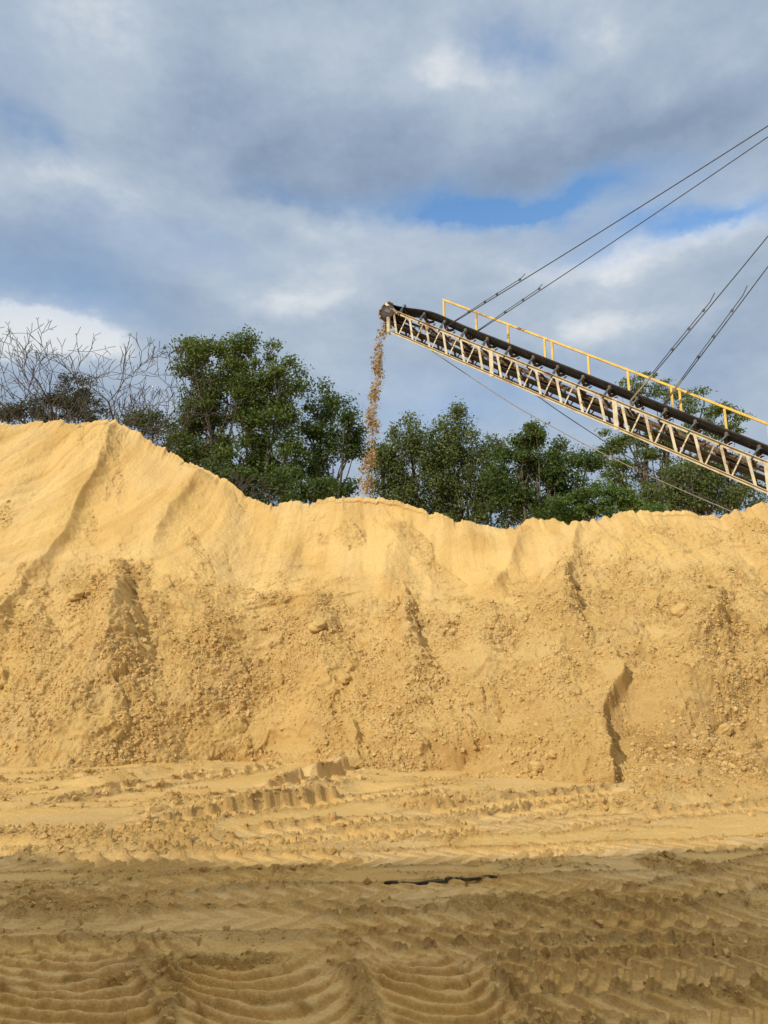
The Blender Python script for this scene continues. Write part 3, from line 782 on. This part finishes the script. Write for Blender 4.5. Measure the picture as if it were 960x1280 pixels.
for s in (-1, 1):
    MB().box(HC+PW*(W*.56*s)-AXn*.16+Vector((0, 0, .02)), HC+PW*(W*.56*s)+AXn*.16+Vector((0, 0, .02)), .09, .16, up=UPV).build('bearing_block', M_RUST, conv)
# end plates of the truss at the head
for far in (-.06, 1.06):
    MB().box(top(-.005, far)+Vector((0, 0, .12)), bot(.0, far)-Vector((0, 0, .04)), .03, .13, up=AXn).build('head_plate', M_WHITE, conv)
    MB().box(top(-.03, far)+Vector((0, 0, .22)), top(.10, far)-Vector((0, 0, .0)), .03, .10, up=UPV).build('head_plate', M_WHITE, conv)
# hood of caked sand on the discharge end
m = MB(); nn = []
rows = []
for i, a in enumerate(np.linspace(75, -62, 12)):
    rr = DR+.05
    row = []
    for j in range(13):
        q = (j/12-.5)
        c = HC+(-AXn*math.cos(R(a))+UPV*math.sin(R(a)))*(rr+.03+.10*random.random())+PW*(q*BW*.96)
        row.append(tuple(c))
    rows.append(row)
me = np_mesh('caked_sand', np.array(rows).reshape(-1, 3), grid_faces(12, 13), False)
o = link_mesh('caked_sand', me, M_CRUST, conv); md = o.modifiers.new('thickness', 'SOLIDIFY'); md.thickness = .05
# idler sets
def idler():
    fr_ = MB()
    L2 = W*.5
    fr_.box(-PW*L2+UPV*.10, PW*L2+UPV*.10, .09, .07)
    for s in (-.45, 0, .45): fr_.box(PW*(s*W)+UPV*.13, PW*(s*W)+UPV*.36, .06, .03, up=AXn)
    base = fr_.build('idler_frame', M_RUST, None)
    for s in (-1, 1):
        pts = [PW*(s*L2*.98)+UPV*.04, PW*(s*(L2+.05))+UPV*.16-AXn*.01, PW*(s*(L2+.09))+UPV*.30+AXn*.01, PW*(s*(L2+.07))+UPV*.50+AXn*.06, PW*(s*(L2+.02))+UPV*.525+AXn*.13]
        MB().tube(pts, [.035, .035, .033, .03, .026], 8).build('idler_bracket', M_BLUE, base, True)
    MB().tube([-PW*.17+UPV*.40, PW*.17+UPV*.40], .065, 12).build('roller', M_RUST, base, True)
    for s in (-1, 1):
        MB().tube([PW*(s*.20)+UPV*.41, PW*(s*.20)+(PW*s*math.cos(R(30))+UPV*math.sin(R(30)))*.33+UPV*.41], .06, 12).build('roller', M_RUST, base, True)
    return base
proto = idler(); first = True
def place_idler(t):
    global first
    loc = HC+AXn*(t*AX.length)+Vector((0, 0, -.0))-UPV*0+UPV*(-.02)
    if first:
        o = proto; first = False
    else:
        o = proto.copy(); col.objects.link(o)
        for ch in proto_children:
            c = ch.copy(); col.objects.link(c); c.parent = o
    o.parent = conv; o.location = loc
proto_children = list(proto.children)
for k in range(NS*5): place_idler((k+.55)/5)
# return rollers
for k in range(NS*2):
    t = (k+.6)/2; c = HC+AXn*(t*AX.length)-UPV*(DR*.88+.085)
    MB().tube([c-PW*.52, c+PW*.52], .05, 10).build('return_roller', M_RUST, conv, True)
# spill plate under the carrying run (rust coloured)
for k in range(NS*3):
    t = k/3+.03
    a = HC+AXn*(t*AX.length)-UPV*.16; b = HC+AXn*((t+.22)*AX.length)-UPV*.16
    MB().box(a+PW*.12, b+PW*.12, .62, .008, up=UPV).build('spill_plate', M_RUST, conv)
# walkway and handrail on the far side
WF = 1.75
def far_y(t): return (N0+AX*t+PW*WF).y
RAILPX = [(555, 375), (596, 391), (636, 406), (682, 423), (691, 426), (737, 444), (787, 463), (842, 483), (852, 487), (909, 510), (962, 530)]
def t_of(px):
    best = min(((abs(project(*(N0+AX*t+PW*WF+Vector((0, 0, 1))))[0]-px), t) for t in np.linspace(-.5, 6, 1300)), key=lambda q: q[0])
    return best[1]
rail = []
for (px, py) in RAILPX:
    t = t_of(px); rail.append((t, at(px, py, far_y(t))))
rise = [p.z-(N0+AX*t).z for t, p in rail]; rm = sum(rise)/len(rise)
print('rail rise', [round(r, 2) for r in rise])
def railp(t, h=0.0): return N0+AX*t+PW*WF+Vector((0, 0, float(np.interp(t, [r[0] for r in rail], rise))-h))
tt = [r[0] for r in rail]
segs = [(tt[0]-.01, (tt[3]+tt[4])/2-.002), ((tt[3]+tt[4])/2+.002, (tt[7]+tt[8])/2-.002), ((tt[7]+tt[8])/2+.002, tt[10]+.3), (tt[10]+.31, NS)]
for a, b in segs:
    MB().box(railp(a), railp(b), .085, .085).build('handrail', M_YELLOW, conv)
posts = [t for t in tt[:10]]+[tt[10]+.01, tt[10]+.35, tt[10]+.7, tt[10]+1.05]
for t in posts:
    t = min(t, NS)
    MB().box(railp(t, .04), railp(t, 1.12), .085, .085, up=AXn).build('rail_post', M_YELLOW, conv)
for k in range(NS):
    a = N0+AX*(k+.3 if k == 0 else k)+PW*(W+.36)+Vector((0, 0, .02)); b = N0+AX*(k+.995)+PW*(W+.36)+Vector((0, 0, .02))
    MB().box(a, b, .62, .04, up=UPV).build('walkway', M_RUST, conv)
# support legs and tail out of frame
for far in (-.25, 1.25):
    for t in (4.55,):
        a = top(t, far); MB().box(a, (a.x, a.y-.4*(1-far), -.1), .18, .18, up=AXn).build('support_leg', M_CREAM, conv)
e0 = top(NS, .5); m = MB(); m.tube([e0-PW*.55-UPV*.2, e0+PW*.55-UPV*.2], .3, 20); m.build('tail_drum', M_RUST, conv)

# mast that carries the suspension cables (just outside the picture)
mt_pos = at(1194, 7, 21.0)
mast = empty('mast', (0, 0, 0)); tag(mast, 'tall cream steel mast beside the lower end of the conveyor holding the cables', 'mast')
for s in (-1, 1):
    f = mt_pos+PW*(s*1.9)-Vector((0, 0, mt_pos.z+.1)); MB().box(f, mt_pos+PW*(s*.25), .28, .28, up=AXn).build('mast_leg', M_CREAM, mast)
for q in (.25, .5, .75):
    z = mt_pos.z*q; s = 1.9+(.25-1.9)*q; c = Vector((mt_pos.x, mt_pos.y, z)); MB().box(c-PW*s, c+PW*s, .16, .16).build('mast_rung', M_CREAM, mast)
MB().box(mt_pos-PW*.4+Vector((0, 0, .1)), mt_pos+PW*.4+Vector((0, 0, .1)), .3, .3).build('mast_head', M_CREAM, mast)

# suspension cables
def line_pts(a, b, sag, n=24):
    return [a.lerp(b, i/(n-1))-Vector((0, 0, sag*4*(i/(n-1))*(1-i/(n-1)))) for i in range(n)]
def cable(a, b, label, clamps, tails, rope_end=0.0, r=.021, low=0.0):
    if low: a = a-(b-a).normalized()*low; clamps = [c+low for c in clamps]; tails += low
    o = empty('steel_cable', (0, 0, 0)); tag(o, label, 'cable', 'suspension cables of the conveyor')
    d = (b-a).normalized()
    MB().tube(line_pts(a, b, .12), r, 6).build('wire_rope', M_CABLE, o, True)
    side = d.cross(Vector((0, 1, 0))).normalized()
    e = a+d*tails
    MB().tube([a+side*.02, a+d*tails*.5+side*.045, a+d*tails*.93+side*.04, e+side*.12], r*.8, 6).build('tail_end', M_CABLE, o, True)
    for c in clamps:
        p = a+d*c; MB().box(p-d*.05+side*.03, p+d*.05+side*.03, .06, .075).build('clamp', M_CABLE, o)
    if rope_end: MB().tube([a, a+d*rope_end*.5, a+d*rope_end], [.05, .035, .045], 8).build('turnbuckle', M_ROPE, o, True)
    MB().tube([a-Vector((0, 0, .25)), a+d*.12], .035, 8).build('shackle', M_RUST, o)
topn = mt_pos-PW*.35; topf = mt_pos+PW*.35
a1 = at(557, 409, (top(.55, 0)).y); a2 = at(600, 412, (top(.85, 1)).y)
a3 = at(787, 503, (top(2.1, 0)).y); a4 = at(836, 497, (top(2.35, 1.2)).y)
def passing(a, px, py, Yt):   # far end so the line passes the surveyed bearing
    return at(px, py, Yt)
cable(a1, at(1191, 8, mt_pos.y-.3), 'uppermost and longest dark cable, running to the near side of the conveyor head', (1.2, 2.0, 2.6, 3.7), 4.0)
cable(a2, at(1194, 9, mt_pos.y+.3), 'second dark cable from the top, passing behind the belt near the conveyor head', (1.3, 2.2, 3.0), 3.2, low=.6)
cable(a3, at(1189, 10, mt_pos.y-.3), 'dark cable reaching the near side of the conveyor at its second truss joint', (2.4, 3.3, 4.1), 4.8, 1.3)
cable(a4, at(1197, 8, mt_pos.y+.3), 'lowest and rightmost dark cable, tied at the yellow handrail', (1.8, 2.7, 3.8), 4.8, 1.3, low=.5)

# lines sagging below the conveyor
def low_line(name, pts, r, mat, label):
    o = empty(name, (0, 0, 0)); tag(o, label, 'rope')
    MB().tube(pts, r, 6).build('strand', mat, o, True)
    MB().tube([pts[0]-Vector((.05, 0, 0)), pts[0]+Vector((.10, 0, -.05))], .07, 8).build('knot', M_CABLE, o)
    return o
p = [at(526, 429, 31.4), at(573, 461, 31.0), at(640, 505, 30.3), at(697, 537, 29.7), at(738, 559, 29.2), at(802, 590, 28.4), at(862, 617, 27.6), at(918, 641, 26.9), at(945, 655, 26.5)]
def smooth_pts(pts, n=6):
    out = []
    for i in range(len(pts)-1):
        p0 = pts[max(i-1, 0)]; p1 = pts[i]; p2 = pts[i+1]; p3 = pts[min(i+2, len(pts)-1)]
        for k in range(n):
            t = k/n; out.append(.5*((2*p1)+(p2-p0)*t+(2*p0-5*p1+4*p2-p3)*t*t+(3*p1-p0-3*p2+p3)*t**3))
    return out+[pts[-1]]
low_line('slack_rope', smooth_pts(p), .019, M_ROPE, 'long pale rope hanging from under the conveyor head down to the pile crest')
p = [at(662, 488, 29.4), at(700, 515, 29.0), at(744, 544, 28.5), at(790, 574, 28.0), at(850, 606, 27.3), at(912, 636, 26.6), at(940, 652, 26.3)]
low_line('slack_rope', smooth_pts(p), .018, M_CABLE, 'thin dark line hanging from the middle of the conveyor truss to the pile crest')

# ------------------------------------------------------------------ falling sand
n = 15000; P = []; S = []
for i in range(n):
    u = random.random()**.9
    z0 = HC.z-.15; z = z0-u*(z0-4.5)
    tfall = math.sqrt(max(0, (z0-z))*2/9.8)
    cl_ = .5+.5*math.sin(z*4.3+1.3*math.sin(z*1.7)); 
    if random.random() > .22+.66*cl_**1.2: continue
    wd = .115+.006*(z0-z)
    hd = -hz*(.28+.82*tfall)
    P.append((HC.x+hd.x+random.gauss(0, wd)+.07*math.sin(z*2.1)+.05*math.sin(z*5.3), HC.y+hd.y+random.gauss(0, wd+.15), z)); S.append(.012+.024*random.random()**2+(.05 if random.random() < .05 else 0))
P = np.array(P); S = np.array(S)
tag(scatter('falling_sand', P, S, M_GRAVEL, None, (.6, 1.1)), 'ragged stream of sand and gravel falling from the conveyor head', 'falling sand', kind='stuff')

# ------------------------------------------------------------------ trees
def leaves_mesh(C, rad, per, size, droop=.2, flat=.6, seed=0, asp=.5):
    g = np.random.default_rng(seed)
    n = len(C)*per
    c = np.repeat(C, per, 0); r = np.repeat(rad, per)
    d = g.normal(0, 1, (n, 3)); d /= np.linalg.norm(d, axis=1, keepdims=True)
    q = g.random(n)**.5*np.where(g.random(n) < .14, 1.45, 1.0)
    pos = c+d*(r*q)[:, None]*np.array([1, 1, flat])
    # leaf frames
    nrm = d*.5+g.normal(0, .6, (n, 3))+np.array([0, 0, .45]); nrm /= np.linalg.norm(nrm, axis=1, keepdims=True)
    t = g.normal(0, 1, (n, 3))+d*.8; t[:, 2] -= droop*2; t -= nrm*np.sum(t*nrm, 1, keepdims=True); t /= np.linalg.norm(t, axis=1, keepdims=True)
    b = np.cross(nrm, t); s = size*g.uniform(.6, 1.35, n)[:, None]
    V = np.stack([pos-t*s, pos+b*s*asp+nrm*s*.12, pos+t*s, pos-b*s*asp+nrm*s*.12], 1).reshape(-1, 3)
    return V, np.arange(n*4).reshape(-1, 4)
def curved(a, b, g, wob=.12, n=6):
    L = (b-a).length; o1 = Vector(g.normal(0, wob*L, 3)); o2 = Vector(g.normal(0, wob*L, 3)); out = []
    for i in range(n+1):
        t = i/n; p = a.lerp(b, t)+o1*(t*(1-t)*(1-t)*2)+o2*(t*t*(1-t)*2)-Vector((0, 0, .12*L*(t*(1-t)))); out.append(p)
    return out
def leafy_tree(label, base, lobes, leaf, group, seed, name='tree', clump=.85, per=164, size=.10, dens=1.0, trunks=1, tr=.28, flat=.75, bark_m=M_BARK, droop=.2, asp=.5):
    """base: (px, Y); lobes: (px, py, rx_px, ry_px) in the survey frame at the tree's distance"""
    g = np.random.default_rng(seed); Y = base[1]
    b0 = at(base[0], 700, Y); root = Vector((b0.x, Y, 0))
    o = empty(name, (0, 0, 0)); tag(o, label, 'tree', group)
    mpp = Y/F*1.04
    C = []; Rr = []; m = MB()
    ends = []
    for (px, py, rx, ry) in lobes:
        c = at(px, py, Y); rx *= mpp; ry *= mpp; rz = max(rx, ry)*.9
        nl = max(8, int(dens*5.6*(rx*ry+rx*rz+ry*rz)/(clump*clump*3)))
        dd = g.normal(0, 1, (nl, 3)); dd /= np.linalg.norm(dd, axis=1, keepdims=True)
        q = .45+.6*g.random(nl)**.6
        cc = np.array(c)+dd*q[:, None]*np.array([rx, rz, ry])
        C.append(cc); Rr.append(clump*g.uniform(.55, 1.15, nl))
        ends.append((c, cc))
    fork = root.copy(); 
    low = min(c.z for c, _ in ends); topz = max(c.z for c, _ in ends)
    cx = sum(c.x for c, _ in ends)/len(ends)
    for k in range(trunks):
        off = Vector(((k-(trunks-1)/2)*1.1+g.normal(0, .2), g.normal(0, .5), 0))
        f = Vector((root.x+(cx-root.x)*.4+off.x*1.3, Y+off.y, max(2.5, low*.72)))
        pts = curved(root+off-Vector((0, 0, .3)), f, g, .04); m.tube(pts, [tr*(1-.35*i/6)/trunks**.4 for i in range(7)], 9)
        for j, (c, cc) in enumerate(ends):
            if j % trunks != k and trunks > 1: continue
            limb = curved(f, c, g, .09, 7); m.tube(limb, [tr*.55*(1-.75*i/7)/trunks**.3 for i in range(8)], 7)
            for q in cc[::2]:
                i0 = int(g.integers(3, 8)); a = limb[i0]; m.tube(curved(a, Vector(q), g, .10, 4), [.06, .048, .036, .024, .012], 4, False)
    C = np.concatenate(C); Rr = np.concatenate(Rr)
    m.build('trunk', bark_m, o, True)
    V, Fq = leaves_mesh(C, Rr, per, size, droop, flat, seed, asp)
    link_mesh('crown', np_mesh('crown', V, Fq, False), leaf, o)
    return o
G1 = 'trees growing behind the sand pile'
leafy_tree('tallest broad green tree behind the pile, left of the falling sand', (312, 44),
           [(262, 455, 38, 34), (320, 455, 38, 34), (350, 480, 34, 34), (285, 505, 42, 40), (335, 530, 44, 40), (250, 510, 26, 34), (300, 570, 48, 38), (355, 580, 36, 38), (240, 560, 26, 32), (240, 440, 18, 16)], LEAF_A, G1, 101, trunks=3, tr=.34, per=212, size=.10, dens=1.15)
leafy_tree('narrower dark tree with slim trunks between the tallest tree and the falling sand', (412, 46),
           [(402, 500, 30, 22), (430, 530, 26, 26), (395, 545, 28, 28), (385, 590, 26, 26), (438, 560, 14, 20), (428, 604, 18, 14), (410, 555, 22, 20)], LEAF_B, G1, 102, trunks=3, tr=.24, per=180, size=.10)
leafy_tree('pointed grey green tree just right of the falling sand', (520, 47),
           [(498, 560, 26, 26), (515, 545, 18, 26), (480, 590, 20, 30), (520, 595, 34, 34), (475, 565, 14, 18), (500, 625, 34, 22)], LEAF_C, G1, 103, trunks=2, tr=.2, per=180, size=.10, flat=1.1)
leafy_tree('tallest pointed grey green tree in the middle with a spire top', (578, 48),
           [(573, 528, 11, 20), (555, 555, 20, 26), (590, 555, 24, 24), (572, 590, 36, 34), (600, 600, 30, 36), (545, 600, 24, 34), (575, 640, 44, 26), (532, 640, 34, 24), (545, 562, 16, 22), (618, 575, 18, 24), (628, 640, 22, 24)], LEAF_C, G1, 104, trunks=2, tr=.24, per=180, size=.10, flat=1.1)
leafy_tree('dense dark tree under the middle of the conveyor', (668, 45),
           [(672, 560, 34, 24), (645, 585, 26, 30), (700, 580, 30, 26), (672, 615, 38, 34), (715, 610, 24, 24), (735, 575, 14, 12), (660, 545, 20, 14), (640, 610, 26, 30), (700, 635, 40, 22)], LEAF_B, G1, 105, trunks=2, tr=.3, per=212, size=.10)
leafy_tree('low light green tree in front of the dark ones, right of centre', (735, 42),
           [(738, 615, 24, 16), (715, 635, 22, 14), (765, 622, 20, 14), (745, 640, 30, 14), (790, 640, 34, 14), (690, 650, 30, 12)], LEAF_D, G1, 106, trunks=2, tr=.16, per=168, size=.10, flat=.45, clump=.8)
leafy_tree('wide spreading tree rising above the conveyor handrail on the right', (820, 52),
           [(790, 478, 26, 12), (835, 492, 30, 14), (880, 505, 34, 18), (780, 545, 34, 16), (830, 555, 40, 18), (800, 580, 34, 14), (885, 540, 36, 22), (915, 525, 16, 16), (760, 560, 18, 10), (850, 600, 40, 20), (800, 620, 40, 18), (770, 590, 26, 14)], LEAF_A, G1, 107, trunks=2, tr=.38, per=139, size=.10, flat=.42, dens=.75)
leafy_tree('round bushy olive green tree at the right below the conveyor', (880, 46),
           [(870, 595, 38, 26), (910, 600, 36, 26), (850, 615, 30, 22), (950, 622, 24, 18), (890, 625, 46, 20), (820, 625, 26, 16)], LEAF_C, G1, 108, trunks=2, tr=.24, per=189, size=.10)
leafy_tree('dark bushy tree behind the bare tree at far left', (88, 54),
           [(95, 490, 28, 18), (70, 510, 30, 18), (105, 515, 28, 18), (30, 522, 34, 10)], LEAF_E, G1, 109, trunks=1, tr=.2, per=168, size=.10)
leafy_tree('small dark leafy tree between the bare tree and the tallest tree', (195, 46),
           [(190, 528, 30, 14), (215, 545, 28, 18), (170, 525, 20, 10), (225, 575, 24, 20)], LEAF_B, G1, 110, trunks=1, tr=.18, per=122, size=.10, dens=.8)
leafy_tree('shady undergrowth tree low behind the dip of the crest', (360, 41),
           [(300, 605, 30, 22), (350, 612, 40, 20), (395, 612, 24, 14), (270, 590, 18, 16)], LEAF_B, G1, 111, trunks=2, tr=.18, per=180, size=.10)
leafy_tree('tree beyond the right edge of the picture, past the conveyor', (1040, 48),
           [(1040, 560, 40, 30), (1000, 600, 34, 26), (1060, 610, 40, 30)], LEAF_A, G1, 112, trunks=1, tr=.26, per=134, size=.10)

def bare_tree(label, px, Y, h, lean, seed, spread=1.0, r0=.3, toward=0.0, L0=.6):
    g = np.random.default_rng(seed); b = at(px, 700, Y); root = Vector((b.x, Y, 0)); m = MB(); crown = MB()
    o = empty('bare_tree', (0, 0, 0)); tag(o, label, 'tree', G1)
    def grow(p, d, L, r, lev):
        n = 4; pts = [p]; rr = [r]; q = p; dd = d.copy()
        for i in range(n):
            dd = (dd+Vector(g.normal(0, .04 if lev == 0 else .11, 3))+Vector((0, 0, .05))).normalized()
            q = q+dd*(L/n); pts.append(q); rr.append(max(.017, r*(1-.30*(i+1)/n)))
            if lev > 1 and q.z > h*(.985-.05*g.random()): break
        (m if lev < 2 else crown).tube(pts, rr, 8 if lev < 2 else (5 if lev < 4 else 3), False)
        if lev >= 7 or (lev > 1 and len(pts) < 5): return
        k = 2 if g.random() < .72 else 3
        if lev == 0: k = 7
        a0 = g.uniform(0, 2*math.pi)
        for j in range(k):
            az_ = a0+2*math.pi*j/k+g.normal(0, .3)
            ang = R(g.uniform(40, 66) if lev == 0 else g.uniform(18, 38))*spread
            x = dd.orthogonal().normalized(); y = dd.cross(x)
            nd_ = (dd*math.cos(ang)+(x*math.cos(az_)+y*math.sin(az_))*math.sin(ang))
            nd_.x += toward*.2; nd_.normalize()
            grow(q, nd_, (h*.15 if lev == 0 else L*g.uniform(.68, .86)), rr[-1]*(.55 if lev == 0 else g.uniform(.56, .76)), lev+1)
        if 1 <= lev < 6:
            for t_ in ((2,) if lev > 1 else (1, 3)):
                x = Vector(g.normal(0, 1, 3)); nd_ = (dd*.7+x.normalized()*.65+Vector((0, 0, .25))).normalized()
                grow(pts[t_], nd_, L*.5, max(.014, rr[t_]*.40), max(lev+2, 5))
    grow(root-Vector((0, 0, .2)), (Vector((lean, 0, 1))).normalized(), h*L0, r0, 0)
    m.build('trunk', M_PALEBARK, o, True); crown.build('crown', M_PALEBARK, o, True)
bare_tree('leafless grey tree with a wide crown at the far left edge', 24, 42, 20.0, .0, 201, 1.28, .40, L0=.63)
bare_tree('leafless grey tree spreading halfway between the left edge and the tallest green tree', 112, 48, 22.9, -.01, 203, 1.25, .44, L0=.66)
bare_tree('thin leafless tree standing in the dip left of the tallest tree', 250, 39, 13.0, -.04, 211, 1.2, .15, L0=.58)

# ------------------------------------------------------------------ render settings
scene.render.engine = 'CYCLES'
scene.view_settings.view_transform = 'Standard'; scene.view_settings.look = 'None'; scene.view_settings.exposure = 0; scene.view_settings.gamma = 1
scene.cycles.max_bounces = 6
